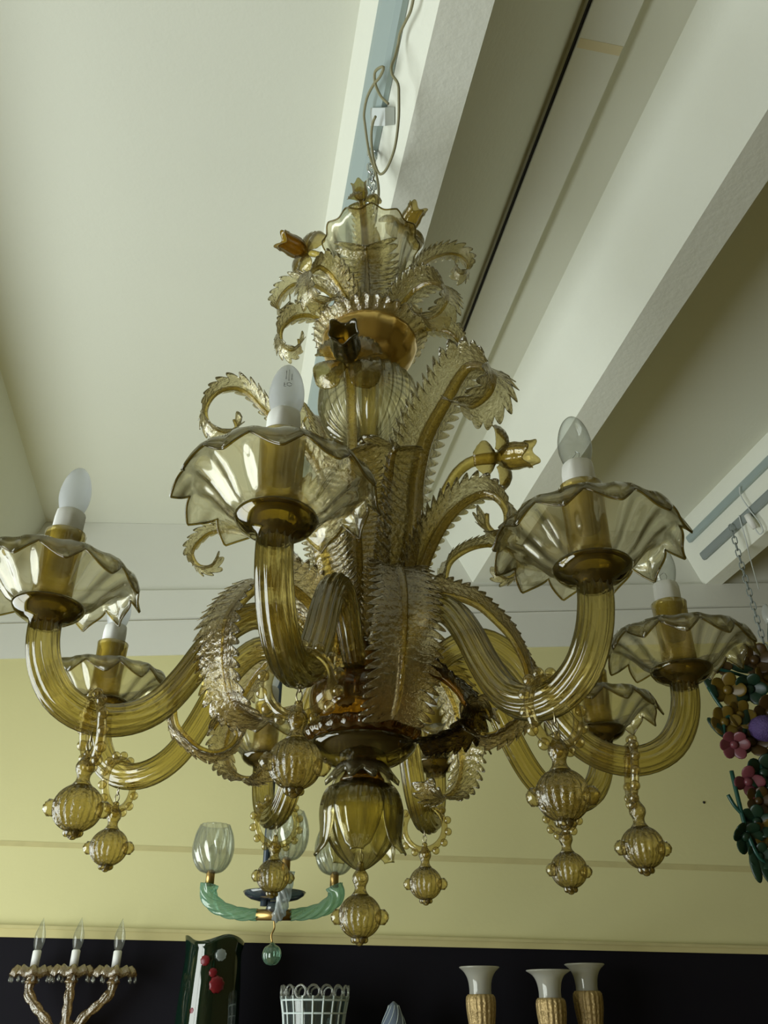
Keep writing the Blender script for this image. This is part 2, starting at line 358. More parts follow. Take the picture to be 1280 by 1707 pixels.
def cup_fn(i, a, r, z):
    k = i if i < 10 else 19-i
    fl = math.cos(NP*a)
    if 0 < k <= 6: r *= 1+.045*fl*min(1, k/2)
    if k > 6:
        pp = (NP*a/(2*PI)) % 1.0; e = pp/.64 if pp < .64 else (1-pp)/.36; e = e**.85
        r = .085*(1+.045*fl)+(r-.085)*(0.25+0.85*e); z = .0480+(z-.0480)*(0.22+.95*e)+.002*(e-.5)
    return r, z
cup_vf = lathe(cup_prof, 192, closed=True, fn=cup_fn)
def rim_path(fn, k, r0, z0, n=288):
    return np.array([(lambda q, a: (q[0]*math.cos(a), q[0]*math.sin(a), q[1]))(fn(k, 2*PI*j/n, r0, z0), 2*PI*j/n) for j in range(n+1)])
rim_vf = tube(rim_path(cup_fn, 9, *cup_o[9]), .0012, 6, caps=False)
collar_vf = lathe(shell([(.0225, .006), (.0225, .03), (.0225, .06), (.0235, .096), (.0243, .102)], .002), 40, closed=True)
sl = [(.0135, .05), (.0135, .092), (.0155, .094), (.0160, .098), (.0160, .124), (.0150, .132), (.0125, .134), (.0001, .134)]
def sl_fn(i, a, r, z):
    if i == 4: z = .120+.006*math.sin(5*a+1)+.004*math.sin(3*a)
    if i in (3, 4, 5): r *= 1+.045*max(0, math.cos(5*a))
    return r, z
sleeve_vf = xf(lathe(sl, 50, fn=sl_fn), Matrix.Diagonal((1.10, 1.10, 1.0, 1)))
bl = [(.0001, .126), (.0118, .127), (.0125, .133), (.0145, .140), (.0166, .150), (.0172, .158), (.0165, .168), (.0142, .180), (.0105, .190), (.0060, .1965), (.0020, .1995), (.0001, .200)]
bl = [(r*1.10, z) for r, z in bl]
bulb_vf = lathe([(r, z) for r, z in spline(bl, 30)], 32)
fil_vf = join(tube(spline([(-.002, 0, .128), (-.003, 0, .138), (-.005, 0, .146)], 8), .0004, 5), tube(spline([(.002, 0, .128), (.003, 0, .138), (.005, 0, .146)], 8), .0004, 5),
              tube(spline([(-.005, 0, .146), (-.002, .002, .150), (.002, -.002, .150), (.005, 0, .146)], 12), .0004, 5), lathe([(.0035, .127), (.003, .134), (.0012, .139)], 12))
ARMS = [('A', -101.7, .004, 1), ('B', -57.2, -.012, 0), ('D', -8.95, -.008, 0), ('F', 27.65, -.008, 0), ('H', 72.0, -.007, 1), ('G', 114.25, -.004, 1), ('E', 160.0, .010, 1), ('C', 211.6, -.002, 1)]
a0 = None
for k, az, dz, frost in ARMS:
    if a0 is None:
        o = mk('arm', arm_vf, M['arm'], CH); a0 = o
        d = mk('drip_dish', dish_vf, M['dish'], o, (.43, 0, 0)); c = mk('cup', cup_vf, M['cup'], o, (.43, 0, 0)); t = mk('collar', collar_vf, M['tube'], o, (.43, 0, 0))
        s = mk('candle_sleeve', sleeve_vf, M['sleeve'], o, (.43, 0, 0)); b = mk('bulb', bulb_vf, M['bulb_frost'], o, (.43, 0, 0)); rim = mk('cup_rim', rim_vf, M['dish'], o, (.43, 0, 0)); kids = [d, c, rim, t, s, b]
        bulb_c = b.data.copy(); bulb_c.materials[0] = M['bulb_clear']
        # grey printed mark on the frosted bulb
        def onb(u, z):
            r = np.interp(z, [p[1] for p in bl], [p[0] for p in bl])+.0001
            a = rad(-90+10-az)+u/r; return (.43+r*math.cos(a), r*math.sin(a), z)
        st = [[(0, .164), (0, .182)], [(-.003, .166), (-.003, .180)], [(.003, .166), (.003, .176)],
              [(.0035, .1600), (.001, .1615), (-.0015, .1605), (-.0015, .1575), (.001, .1565), (.0035, .158)], [(-.0045, .161), (-.0045, .156), (-.0025, .156)], [(-.0045, .1585), (-.003, .1585)]]
        mk('bulb_print', join(*[tube(np.array([onb(u, z) for u, z in s_]), .0003, 4) for s_ in st]), M['print'], o)
    else:
        o = link_copy(a0, CH); crot = (rad(random.uniform(-2, 2)), rad(random.uniform(-2, 2)), rad(random.uniform(0, 30)))
        for q in kids:
            n = link_copy(q, o)
            n.rotation_euler = crot if q.name.startswith('cup') else (0, 0, rad(random.uniform(0, 360)))
            if q.name.startswith('bulb') and not frost: n.data = bulb_c
        if not frost: mk('filament', fil_vf, M['steel'], o, (.43, 0, 0))
    o.location = (0, 0, dz); o.rotation_euler = (0, 0, rad(az))

# --- central column
mk('column', tube([(0, 0, z) for z in np.linspace(-.02, .90, 30)], .017, 32, 8, .06), M['arm'], CH)
mk('hub_collar', lathe([(.030, -.010), (.047, .000), (.048, .040), (.050, .046), (.044, .047), (.020, .044)], 48, 12, .03), M['hub'], CH)
hubp = [(.012, -.072), (.040, -.070), (.060, -.060), (.071, -.045), (.075, -.028), (.072, -.012), (.058, .002), (.040, .006)]
mk('hub_bowl', lathe([tuple(p) for p in spline(hubp, 24)], 64), M['hub'], CH)
mk('hub_ring', lathe([(.050, -.088), (.072, -.086), (.078, -.078), (.077, -.068), (.064, -.066), (.050, -.070)], 96, 24, .035), M['hub'], CH)
mk('hub_dish', lathe([tuple(p) for p in spline([(.018, -.122), (.034, -.118), (.055, -.108), (.069, -.096), (.072, -.089), (.05, -.086)], 20)], 64), M['dish'], CH)
def sk_fn(i, a, r, z):
    if i in (2, 3, 4): z -= .012*abs(math.cos(5*a))**2*(1 if i == 3 else .6); r += .006*math.cos(10*a)
    return r, z
mk('skirt', lathe(shell([(.020, -.112), (.030, -.116), (.037, -.124), (.042, -.130)], .002), 100, closed=True, fn=sk_fn), M['knop'], CH)
mk('neck', lathe([tuple(p) for p in spline([(.018, -.105), (.022, -.122), (.026, -.130), (.030, -.137), (.022, -.141), (.015, -.146)], 18)], 48), M['hub'], CH)
fin = mk('finial', lathe([tuple(p) for p in spline([(.012, -.134), (.030, -.139), (.045, -.155), (.049, -.178), (.044, -.203), (.030, -.226), (.014, -.240), (.004, -.245), (.0001, -.246)], 28)], 128, 16, .03, cusp=True), M['finial'], CH)
def petal_grid(path, width, ns=20, nu=9, cupd=0.15, th=.0016, teeth=0, ripple=0.0, lines=0):
    """solid strip following path (rows: point, side vector, outward vector), half width per row"""
    top, bot = [], []
    for i in range(ns):
        p, sd, nr = path(i/(ns-1)); wd = width(i/(ns-1))
        for j in range(nu):
            u = -1+2*j/(nu-1)
            off = -cupd*u*u*wd+ripple*math.cos(lines*u*PI)*wd
            q = p+sd*u*wd+nr*off
            top.append(q); bot.append(q-nr*th)
    V = top+bot; n = ns*nu; F = []
    for i in range(ns-1):
        for j in range(nu-1):
            a = i*nu+j; F.append((a, a+1, a+nu+1, a+nu)); F.append((n+a, n+a+nu, n+a+nu+1, n+a+1))
    edge = [j for j in range(nu)]+[i*nu+nu-1 for i in range(1, ns)]+[(ns-1)*nu+j for j in range(nu-2, -1, -1)]+[i*nu for i in range(ns-2, 0, -1)]
    for a, b in zip(edge, edge[1:]+edge[:1]): F.append((a, n+a, n+b, b))
    return V, F
for k in range(5):
    az = -95+72*k
    ca, sa = math.cos(rad(az)), math.sin(rad(az))
    pr = spline([(.024, -.138), (.045, -.148), (.0535, -.172), (.0525, -.197), (.053, -.214), (.060, -.228)], 40)
    def pth(s, pr=pr, ca=ca, sa=sa):
        q = pr[int(round(s*39))]; t = np.gradient(pr, axis=0)[int(round(s*39))]; t = t/np.linalg.norm(t)
        return np.array([q[0]*ca, q[0]*sa, q[1]]), np.array([-sa, ca, 0]), np.array([-t[1]*ca, -t[1]*sa, t[0]])
    mk('petal', petal_grid(pth, lambda s: .008+.024*math.sin(PI*min(1, s*1.02)**.8)**.8*(1 if s < .9 else max(.02, (1-s)*10)), 40, 13, .30, ripple=.05, lines=5), M['finial'], fin)

# mid knop: ribbed bowl
kp = [(.0001, .408), (.014, .410), (.040, .420), (.065, .440), (.080, .468), (.084, .498), (.080, .526), (.066, .545), (.042, .556), (.022, .560)]
mk('knop', lathe([tuple(p) for p in spline(kp, 30)], 224, 28, .035, cusp=True), M['knop'], CH)
mk('knop_boss', lathe([tuple(p) for p in spline([(.0001, .400), (.014, .402), (.020, .410), (.016, .420)], 12)], 40), M['dish'], CH)
# upper dish: gold plate with a ruffled glass saucer
def gold_fn(i, a, r, z): return r*(1+.006*math.cos(18*a)), z
mk('gold_dish', lathe([tuple(p) for p in spline([(.0001, .560), (.027, .563), (.056, .577), (.076, .600), (.086, .628), (.082, .638), (.03, .640)], 26)], 90, fn=gold_fn), M['gold'], CH)
def ruf(i, a, r, z):
    k = i if i < 6 else 11-i
    q = max(0, k-2)/3.0
    return r*(1+.025*q*math.sin(34*a)), z+.004*q*math.cos(34*a)+.003*q*math.sin(7*a)
mk('saucer', lathe(shell([(.022, .628), (.05, .628), (.078, .636), (.092, .644), (.099, .650), (.103, .652)], .002), 260, closed=True, fn=ruf), M['leaf_rose'], CH)
# crown cup
def crf(i, a, r, z):
    k = i if i < 8 else 15-i
    q = max(0, k-4)/3.0
    return r*(1+.035*math.cos(12*a)*min(1, k/2)), z-.006*q*abs(math.sin(6*a))
mk('crown_stem', lathe([tuple(p) for p in spline([(.014, .64), (.018, .66), (.016, .70), (.020, .735), (.014, .76)], 16)], 40, 8, .06), M['arm'], CH)
mk('crown_cup', lathe(shell([(.016, .745), (.034, .760), (.052, .785), (.063, .820), (.070, .860), (.077, .890), (.086, .904), (.093, .900)], .002), 144, closed=True, fn=crf), M['cup'], CH)
mk('crown_rim', tube(np.array([(lambda q, a: (q[0]*math.cos(a), q[0]*math.sin(a), q[1]))(crf(7, 2*PI*j/240, .093, .900), 2*PI*j/240) for j in range(241)]), .0014, 6, caps=False), M['dish'], CH)
mk('crown_cap', lathe([tuple(p) for p in spline([(.020, .80), (.022, .86), (.018, .92), (.008, .945), (.0001, .95)], 14)], 32), M['tube'], CH)

# --- leaves
def leaf(az, prof, W=.042, base=.55, tip=.55, teeth=26, vf=.30, ripple=.030, mat='leaf', rib='rib', rr=.0052, th=.0022, tilt=0.0, grow=.22):
    n = teeth*8+1
    q = spline(prof, n); ca, sa = math.cos(rad(az)), math.sin(rad(az))
    P = np.c_[q[:, 0]*ca, q[:, 0]*sa, q[:, 1]]
    T = np.gradient(P, axis=0); T /= np.linalg.norm(T, axis=1)[:, None]
    b = np.array([-sa, ca, 0.0]); Nn = np.cross(b, T)          # points outward/upward side of the curl
    if tilt:
        b2 = np.array([b*math.cos(tilt)+x*math.sin(tilt) for x in Nn]); Nn = np.array([np.cross(y, x) for y, x in zip(b2, T)])
    else: b2 = np.repeat(b[None], n, 0)
    L = np.linalg.norm(np.diff(P, axis=0), axis=1).sum(); tl = L/teeth
    us = [-1, -.84, -.62, -.36, -.12, .12, .36, .62, .84, 1]
    nu = len(us); top, bot = [], []
    for i in range(n):
        s = i/(n-1); p = (i % 8)/8.0; tri = math.sin(PI*p**.75)**.8
        wd = W*(base+(1-base)*min(1, s/grow)**.7)*(1-(1-tip)*max(0, (s-.45)/.55)**1.3)
        if s > .96: wd *= max(.15, math.sqrt(max(0, 1-((s-.96)/.04)**2)))
        if s < .03: wd *= .35+.65*s/.03
        for u in us:
            au = abs(u); g = max(0, (au-.55)/.45)
            q_ = P[i]+b2[i]*u*wd*(1+.46*g*(tri-.5))+T[i]*tl*.95*g*tri
            h = -vf*au*wd+ripple*wd*au*math.sin(2*PI*teeth*s+.6)
            t_ = th*(1-.55*au)
            top.append(q_+Nn[i]*(h+t_/2)); bot.append(q_+Nn[i]*(h-t_/2))
    V = top+bot; m_ = n*nu; F = []
    for i in range(n-1):
        for j in range(nu-1):
            a = i*nu+j; F.append((a, a+1, a+nu+1, a+nu)); F.append((m_+a, m_+a+nu, m_+a+nu+1, m_+a+1))
        a = i*nu; F.append((a, a+nu, m_+a+nu, m_+a)); a = i*nu+nu-1; F.append((a, m_+a, m_+a+nu, a+nu))
    for j in range(nu-1):
        F.append((j, m_+j, m_+j+1, j+1)); a = (n-1)*nu+j; F.append((a, a+1, m_+a+1, m_+a))
    o = mk('leaf', (V, F), M[mat], CH)
    idx = np.arange(0, n, 4)
    R = np.interp(idx/(n-1), [0, .5, .85, 1], [rr, rr*.85, rr*.5, rr*.35])
    mk('midrib', tube((P+Nn*.002)[idx], R, 24, 4, .14, 0.0, True, True), M[rib], o)
    return o
# top tier
leaf(190, [(.030, .640), (.078, .669), (.106, .685), (.138, .675), (.160, .641), (.157, .607), (.139, .592), (.124, .609), (.126, .622)], .026, teeth=22)
leaf(215, [(.022, .650), (.047, .707), (.089, .756), (.115, .759), (.136, .714), (.127, .677), (.098, .676), (.082, .704)], .030, teeth=22)
leaf(160, [(.025, .650), (.050, .740), (.090, .800), (.135, .838), (.165, .842), (.188, .822), (.196, .795), (.183, .772), (.166, .780), (.166, .795)], .024, teeth=24)
leaf(10, [(.025, .650), (.063, .777), (.081, .825), (.103, .867), (.130, .895), (.163, .912), (.186, .908), (.199, .889), (.195, .865), (.181, .855), (.171, .867), (.173, .880)], .027, teeth=30)
leaf(-40, [(.026, .640), (.068, .683), (.096, .703), (.126, .706), (.150, .693), (.168, .665), (.171, .635), (.158, .617), (.134, .614), (.116, .634), (.114, .650)], .032, teeth=26)
leaf(-8, [(.030, .635), (.075, .655), (.115, .662), (.145, .650), (.163, .624), (.165, .598), (.150, .585), (.135, .596)], .027, teeth=22)
leaf(-97, [(.022, .645), (.035, .690), (.046, .740), (.054, .780), (.066, .800), (.082, .800)], .050, base=.45, tip=.95, teeth=16, vf=.2)
leaf(100, [(.022, .645), (.045, .720), (.070, .790), (.100, .830), (.135, .830), (.150, .800)], .032, teeth=18)
leaf(-103, [(.020, .66), (.028, .74), (.042, .82), (.062, .88), (.080, .915)], .022, base=.5, tip=.8, teeth=22, rr=.009)
# tall leaves above the arms
leaf(-40, [(.030, .030), (.060, .100), (.088, .214), (.097, .301), (.118, .370), (.157, .424), (.199, .469), (.226, .460), (.245, .430), (.236, .398), (.205, .388), (.182, .406)], .050, teeth=42, tip=.75, rr=.0125)
leaf(-25, [(.030, .030), (.060, .090), (.086, .150), (.105, .194), (.131, .234), (.161, .258), (.193, .266), (.215, .251), (.226, .225), (.222, .200), (.206, .190), (.192, .207), (.192, .228)], .040, teeth=34, rr=.0095)
leaf(15, [(.030, .030), (.085, .090), (.119, .153), (.133, .207), (.156, .232), (.189, .250), (.228, .256), (.254, .242), (.254, .214), (.235, .196), (.218, .200), (.214, .214)], .022, teeth=34, tip=.5)
leaf(195, [(.025, .050), (.028, .140), (.036, .223), (.071, .326), (.118, .399), (.174, .443), (.203, .471), (.226, .479), (.252, .465), (.267, .435), (.266, .407), (.251, .388), (.230, .385), (.215, .398), (.220, .413)], .028, teeth=42, rr=.006)
leaf(168, [(.030, .040), (.070, .140), (.130, .220), (.200, .262), (.255, .270), (.280, .250), (.285, .230), (.270, .207), (.248, .205), (.238, .222)], .022, teeth=36)
leaf(-70, [(.045, .030), (.056, .100), (.062, .150), (.078, .250), (.094, .300), (.108, .322), (.124, .322)], .044, teeth=34, tip=.9, rr=.0125, vf=.25)
leaf(-104, [(.045, .030), (.056, .100), (.066, .170), (.080, .240), (.092, .290), (.106, .312), (.120, .312)], .042, teeth=34, tip=.85, rr=.012, vf=.25)
leaf(-140, [(.040, .030), (.056, .080), (.072, .140), (.092, .200), (.112, .240), (.136, .256), (.152, .240)], .042, teeth=30, tip=.85, rr=.012, vf=.25)
leaf(50, [(.025, .050), (.040, .180), (.060, .300), (.082, .400), (.105, .480), (.130, .540), (.155, .570), (.175, .560)], .045, teeth=44, rr=.006, tip=.8)
leaf(135, [(.025, .050), (.040, .180), (.062, .300), (.085, .400), (.108, .480), (.135, .540), (.160, .560), (.176, .545)], .045, teeth=44, rr=.006, tip=.8)
# leaves turning down between the arms
leaf(-75, [(.050, .035), (.080, .078), (.110, .100), (.142, .106), (.170, .090), (.186, .052), (.188, .006), (.178, -.038), (.160, -.078), (.138, -.096)], .043, base=.3, tip=.85, teeth=34, vf=.2, ripple=.012, mat='leaf_rose', rr=.009, grow=.62)
leaf(225, [(.050, .030), (.100, .080), (.150, .098), (.182, .092), (.204, .074), (.225, .046), (.239, .018), (.241, -.011), (.237, -.042), (.228, -.071), (.213, -.087), (.188, -.095), (.161, -.088), (.148, -.074)], .042, teeth=34, mat='leaf_rose', rr=.008)
leaf(192, [(.050, .030), (.100, .085), (.150, .086), (.195, .062), (.226, .024), (.244, -.016), (.254, -.043), (.249, -.078), (.234, -.095), (.212, -.110), (.191, -.113), (.173, -.103), (.166, -.088), (.178, -.073), (.193, -.071), (.200, -.082)], .022, teeth=40, mat='leaf_rose', tip=.7)
leaf(-20, [(.050, .030), (.080, .090), (.113, .118), (.142, .110), (.169, .094), (.190, .071), (.211, .042), (.224, .012), (.230, -.013), (.230, -.045), (.223, -.063), (.205, -.078), (.184, -.090), (.163, -.091), (.149, -.077), (.153, -.060), (.171, -.055), (.177, -.069)], .034, teeth=40, mat='leaf_rose', tip=.7)
leaf(42, [(.050, .030), (.111, .071), (.161, .046), (.191, .005), (.198, -.046), (.200, -.081), (.187, -.114), (.163, -.131), (.136, -.131), (.120, -.116)], .036, teeth=32)
leaf(140, [(.050, .030), (.077, .051), (.155, .090), (.218, .066), (.259, .016), (.279, -.038), (.270, -.071), (.237, -.096), (.201, -.100), (.183, -.088)], .030, teeth=34, mat='leaf_rose')
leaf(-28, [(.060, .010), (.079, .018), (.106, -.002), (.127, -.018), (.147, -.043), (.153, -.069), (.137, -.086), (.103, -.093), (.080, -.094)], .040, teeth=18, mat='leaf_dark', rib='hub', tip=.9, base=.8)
leaf(90, [(.050, .030), (.100, .070), (.150, .060), (.185, .010), (.190, -.050), (.170, -.090), (.145, -.080)], .034, teeth=28)

# --- flowers
def flower(stem, d, size=1.0, petals=4, mat='flower', mouth='flower_dark', roll=0.0, sr=.006):
    P = spline(stem, 30)
    o = mk('flower', tube(P, np.interp(np.linspace(0, 1, 30), [0, .8, 1], [sr*1.1, sr, sr*1.2]), 14, 6, .06), M['rib'], CH)
    mt = aim(d, tuple(P[-1])) @ Matrix.Rotation(roll, 4, 'Z') @ Matrix.Scale(size, 4)
    def tf(i, a, r, z):
        k = i if i < 8 else 15-i
        q = max(0, k-4)/3.0
        return r*(1+.05*math.cos(8*a)*min(1, k/3)+.06*q*math.cos(4*a)), z+.006*q*math.cos(4*a)
    mk('trumpet', xf(lathe(shell([(.007, -.004), (.012, .002), (.018, .010), (.0215, .020), (.022, .032), (.0205, .042), (.0205, .050), (.023, .056)], .0015), 64, closed=True, fn=tf), mt), M[mouth], o)
    for k in range(petals):
        a = 2*PI*k/petals; ca, sa = math.cos(a), math.sin(a)
        pr = spline([(.009, .002), (.024, .007), (.040, .008), (.053, .000), (.060, -.014)], 30)
        g = np.gradient(pr, axis=0)
        def pth(s, pr=pr, g=g, ca=ca, sa=sa):
            i = int(round(s*29)); q = pr[i]; t = g[i]/np.linalg.norm(g[i])
            return np.array([q[0]*ca, q[0]*sa, q[1]]), np.array([-sa, ca, 0]), np.array([-t[1]*ca, -t[1]*sa, t[0]])
        mk('petal', xf(petal_grid(pth, lambda s: .005+.0225*math.sin(PI*min(.975, .04+.935*s**1.5))**.6, 20, 13, .35, ripple=.06, lines=6), mt), M[mat], o)
    return o
flower([rz(-10, .050, .080), rz(-10, .081, .180), rz(-10, .118, .283), rz(-10, .128, .310), rz(-10, .148, .343), rz(-10, .173, .360), rz(-10, .212, .362)], (.80, -.52, -.22), 1.0, 3, 'flower', 'flower', PI/2, .0085)
flower([rz(170, .030, .660), rz(170, .066, .788), rz(170, .093, .875), rz(170, .112, .890), rz(170, .132, .897)], (-.82, -.52, .05), .95, 4, 'flower', 'flower_dark', PI/2)
flower([rz(20, .020, .650), rz(20, .034, .743), rz(20, .053, .865), rz(20, .064, .949), rz(20, .072, .975)], (.45, -.75, .30), .92, 5, 'flower', 'flower', .2)
flower([rz(-103, .020, .66), rz(-103, .028, .74), rz(-103, .042, .82), rz(-103, .064, .89), rz(-103, .084, .925)], (-.18, -.35, .92), .62, 3, 'flower', 'flower', .4)
flower([rz(-108, .045, .060), rz(-108, .058, .200), rz(-108, .072, .320), rz(-108, .086, .420), rz(-108, .100, .482), rz(-108, .112, .502)], (-.10, -.90, .05), 1.08, 4, 'flower', 'tulip', .75, .0075)

# ------------------------------------------------------------------ pendants: beaded ring over an arm, ribbed ball below
bead_me = sphere(.0062, 12, 8)
ring_vf = xf(torus(.034, .0052, 40, 10), Matrix.Rotation(PI/2, 4, 'Y'))
ball_vf = sphere(.0255, 128, 24, 20, .035, .98)
prunt_vf = sphere(.0085, 22, 12, bump=.16)
tip_vf = join(*[xf(sphere(.0042, 10, 6), Matrix.Translation((.0065*math.cos(a), .0065*math.sin(a), -.0255))) for a in np.linspace(0, 2*PI, 7)[:-1]], xf(sphere(.006, 10, 6), Matrix.Translation((0, 0, -.0265))))
nub_vf = lathe([tuple(p) for p in spline([(.0001, .062), (.004, .060), (.0045, .054), (.0095, .046), (.0100, .040), (.0070, .033), (.0075, .028), (.011, .023)], 24)], 28)
link_vf = join(tube(spline([(0, 0, .058), (.003, 0, .066), (0, 0, .074), (-.003, 0, .066), (0, 0, .058)], 18), .0008, 6), tube(spline([(0, 0, .070), (0, .003, .076), (0, 0, .082), (0, -.003, .076), (0, 0, .070)], 18), .0008, 6))
PB = None
def pendant(loc, az, label, ring=True, drop=.112, scale=1.0, spin=0.0, tiltr=0.0):
    global PB
    o = empty('ball_pendant', loc, label, 'pendant', 'amber ball pendants of the chandelier')
    if PB is None:
        PB = {}
        PB['ring'] = mk('ring', ring_vf, M['bead'], o)
        PB['beads'] = []
        b0 = None
        for k in range(14):
            a = 2*PI*k/14+.2; p = (0, .0405*math.cos(a), .0405*math.sin(a))
            if b0 is None: b0 = mk('bead', bead_me, M['bead'], PB['ring'], p); q = b0
            else: q = link_copy(b0, PB['ring'], p)
            PB['beads'].append(q)
        PB['hook'] = mk('hook', link_vf, M['wire'], o); PB['nub'] = mk('nub', nub_vf, M['ball'], o); PB['ball'] = mk('ball', ball_vf, M['ball'], o)
        PB['prunts'] = []
        for k in range(2):
            a = PI*k
            PB['prunts'].append(mk('prunt', prunt_vf, M['bead'], PB['ball'], ((.0265)*math.cos(a), (.0265)*math.sin(a), -.001)) if k == 0 else link_copy(PB['prunts'][0], PB['ball'], ((.0265)*math.cos(a), (.0265)*math.sin(a), -.001)))
        PB['tip'] = mk('tip', tip_vf, M['ball'], PB['ball'])
        r, h, n, b = PB['ring'], PB['hook'], PB['nub'], PB['ball']
    else:
        h, n, b = link_copy(PB['hook'], o), link_copy(PB['nub'], o), link_copy(PB['ball'], o)
        for q in PB['prunts']: link_copy(q, b)
        link_copy(PB['tip'], b)
        r = None
        if ring:
            r = link_copy(PB['ring'], o)
            for q in PB['beads']: link_copy(q, r)
    if r is not None: r.rotation_euler = (0, tiltr, rad(az))
    for q in (h, n, b):
        q.location = (0, 0, -drop); q.rotation_euler = (0, 0, rad(spin)); q.scale = (scale,)*3
    return o
azof = {k: az for k, az, _, _ in ARMS}; dzof = {k: d for k, _, d, _ in ARMS}
def armpoint(k, r):
    i = np.argmin(np.abs(armpath[20:, 0]-r))+20
    x = rz(azof[k], armpath[i][0], armpath[i][2]+dzof[k]); return (x[0], x[1], x[2]+Z0-.013)
pendant(armpoint('C', .355), azof['C'], 'ball pendant on beaded ring over the leftmost candle arm', spin=10, tiltr=.18, drop=.084)
pendant(armpoint('A', .320), azof['A'], 'ball pendant under the front-left arm with the nearest cup', drop=.080, spin=20)
pendant(armpoint('B', .352), azof['B'], 'ball pendant under the front-right arm, largest on the right', drop=.082, spin=-10)
pendant(armpoint('D', .345), azof['D'], 'ball pendant hanging from the rightmost candle arm', spin=5, tiltr=.12, drop=.090)
pendant(armpoint('E', .372), azof['E'], 'ball pendant on the back-left arm, just right of the leftmost one', spin=0, drop=.086)
pendant(armpoint('F', .335), azof['F'], 'low ball pendant at back right, below the larger front-right one', spin=15, drop=.086)
pendant(armpoint('G', .335), azof['G'], 'ball pendant in front of the teal chandelier, left of the finial', spin=25, drop=.080)
pendant(armpoint('H', .335), azof['H'], 'ball pendant just right of the central finial', spin=-5, drop=.084)
pendant((0, 0, Z0-.208), 0, 'lowest ball pendant hanging under the central tulip finial', ring=False, drop=.088, spin=0)

# ------------------------------------------------------------------ chain, cable and rails
def rail(name, a0_, b0_, y0, y1, wid, th, mat, label, face, cat='rail'):
    """box rail lying on the sloped left face of a beam; face = (top, bottom) in beam section"""
    (ta, tz), (ba, bz) = face
    u = np.array([ba-ta, bz-tz]); u = u/np.linalg.norm(u); nr = np.array([u[1], -u[0]])
    if nr[0] > 0: nr = -nr
    c = np.array([a0_, b0_])
    sec = [c-u*wid/2, c+u*wid/2, c+u*wid/2+nr*th*.8, c+u*wid*.3+nr*th, c-u*wid*.3+nr*th, c-u*wid/2+nr*th*.8]
    return tag(mk(name, prism([bp(a, z, y0) for a, z in sec], [bp(a, z, y1) for a, z in sec]), mat, smooth=False), label, cat)
F1 = ((.113, ZT), (.234, ZB)); F3 = ((1.755, ZT), (1.840, ZB))
def facepoint(F, t, off=0):
    return (F[0][0]+(F[1][0]-F[0][0])*t, F[0][1]+(F[1][1]-F[0][1])*t)
p = facepoint(F1, .50)
r1 = rail('ceiling_rail', p[0]-.001, p[1], YR, 1.30, .085, .016, M['rail'], 'pale grey metal rail the big chandelier hangs from', F1)
p = facepoint(F3, .31); rail('ceiling_rail', p[0], p[1], YR, 1.80, .030, .016, M['rail'], 'upper pale rail on the beam at the right edge', F3)
p = facepoint(F3, .66); rail('ceiling_rail', p[0], p[1], YR, 1.78, .034, .016, M['rail_dark'], 'lower dark rail holding the chain at the right edge', F3)
cl = np.array([(0.015, -0.083, 3.232), (0.045, -0.116, 3.181), (0.046, -0.085, 3.168), (0.016, -0.051, 3.219)])
nF = np.array([-.9*Ad[0], -.9*Ad[1], -.43])
tag(mk('cable_clip', prism([tuple(q) for q in cl+nF*.024], [tuple(q) for q in cl+nF*.002]), M['clamp'], smooth=False), 'small white plastic block beside the chandelier rail', 'clip')
def chain(name, top, bottom, n, mat, label, cat='chain', s=1.0):
    t = np.array(top); b = np.array(bottom); o = empty(name, tuple(b), label, cat)
    Lk = np.linalg.norm(t-b)/n; d = (t-b)/np.linalg.norm(t-b)
    path = [(0, .0055*s, -.42*Lk), (0, .0062*s, 0), (0, .0055*s, .42*Lk), (0, 0, .62*Lk), (0, -.0055*s, .42*Lk), (0, -.0062*s, 0), (0, -.0055*s, -.42*Lk), (0, 0, -.62*Lk), (0, .0055*s, -.42*Lk)]
    l0 = None
    for i in range(n):
        c = tuple(d*Lk*(i+.5)); rot = Vector(d).to_track_quat('Z', 'Y').to_euler(); 
        q = (Vector(d).to_track_quat('Z', 'Y').to_matrix() @ Matrix.Rotation(PI/2*(i % 2)+.4, 3, 'Z')).to_euler()
        if l0 is None: l0 = mk('link', tube(spline(path, 28), .0017*s, 7), mat, o, c); l0.rotation_euler = q
        else: link_copy(l0, o, c, q)
    return o
chain('hanging_chain', (0, 0, 3.205), (0, 0, Z0+.945), 10, M['steel'], 'short steel chain between the ceiling rail and the big chandelier', s=1.6)
chain('hanging_chain', (1.372, 1.535, 3.205), (1.392, 1.545, 2.62), 22, M['rail_dark'], 'long grey chain hanging from the beam at the right edge', s=1.3)
cb = empty('power_cable', (0.03, -.1, 3.1), 'looped olive power cable tangled beside the chandelier chain', 'cable')
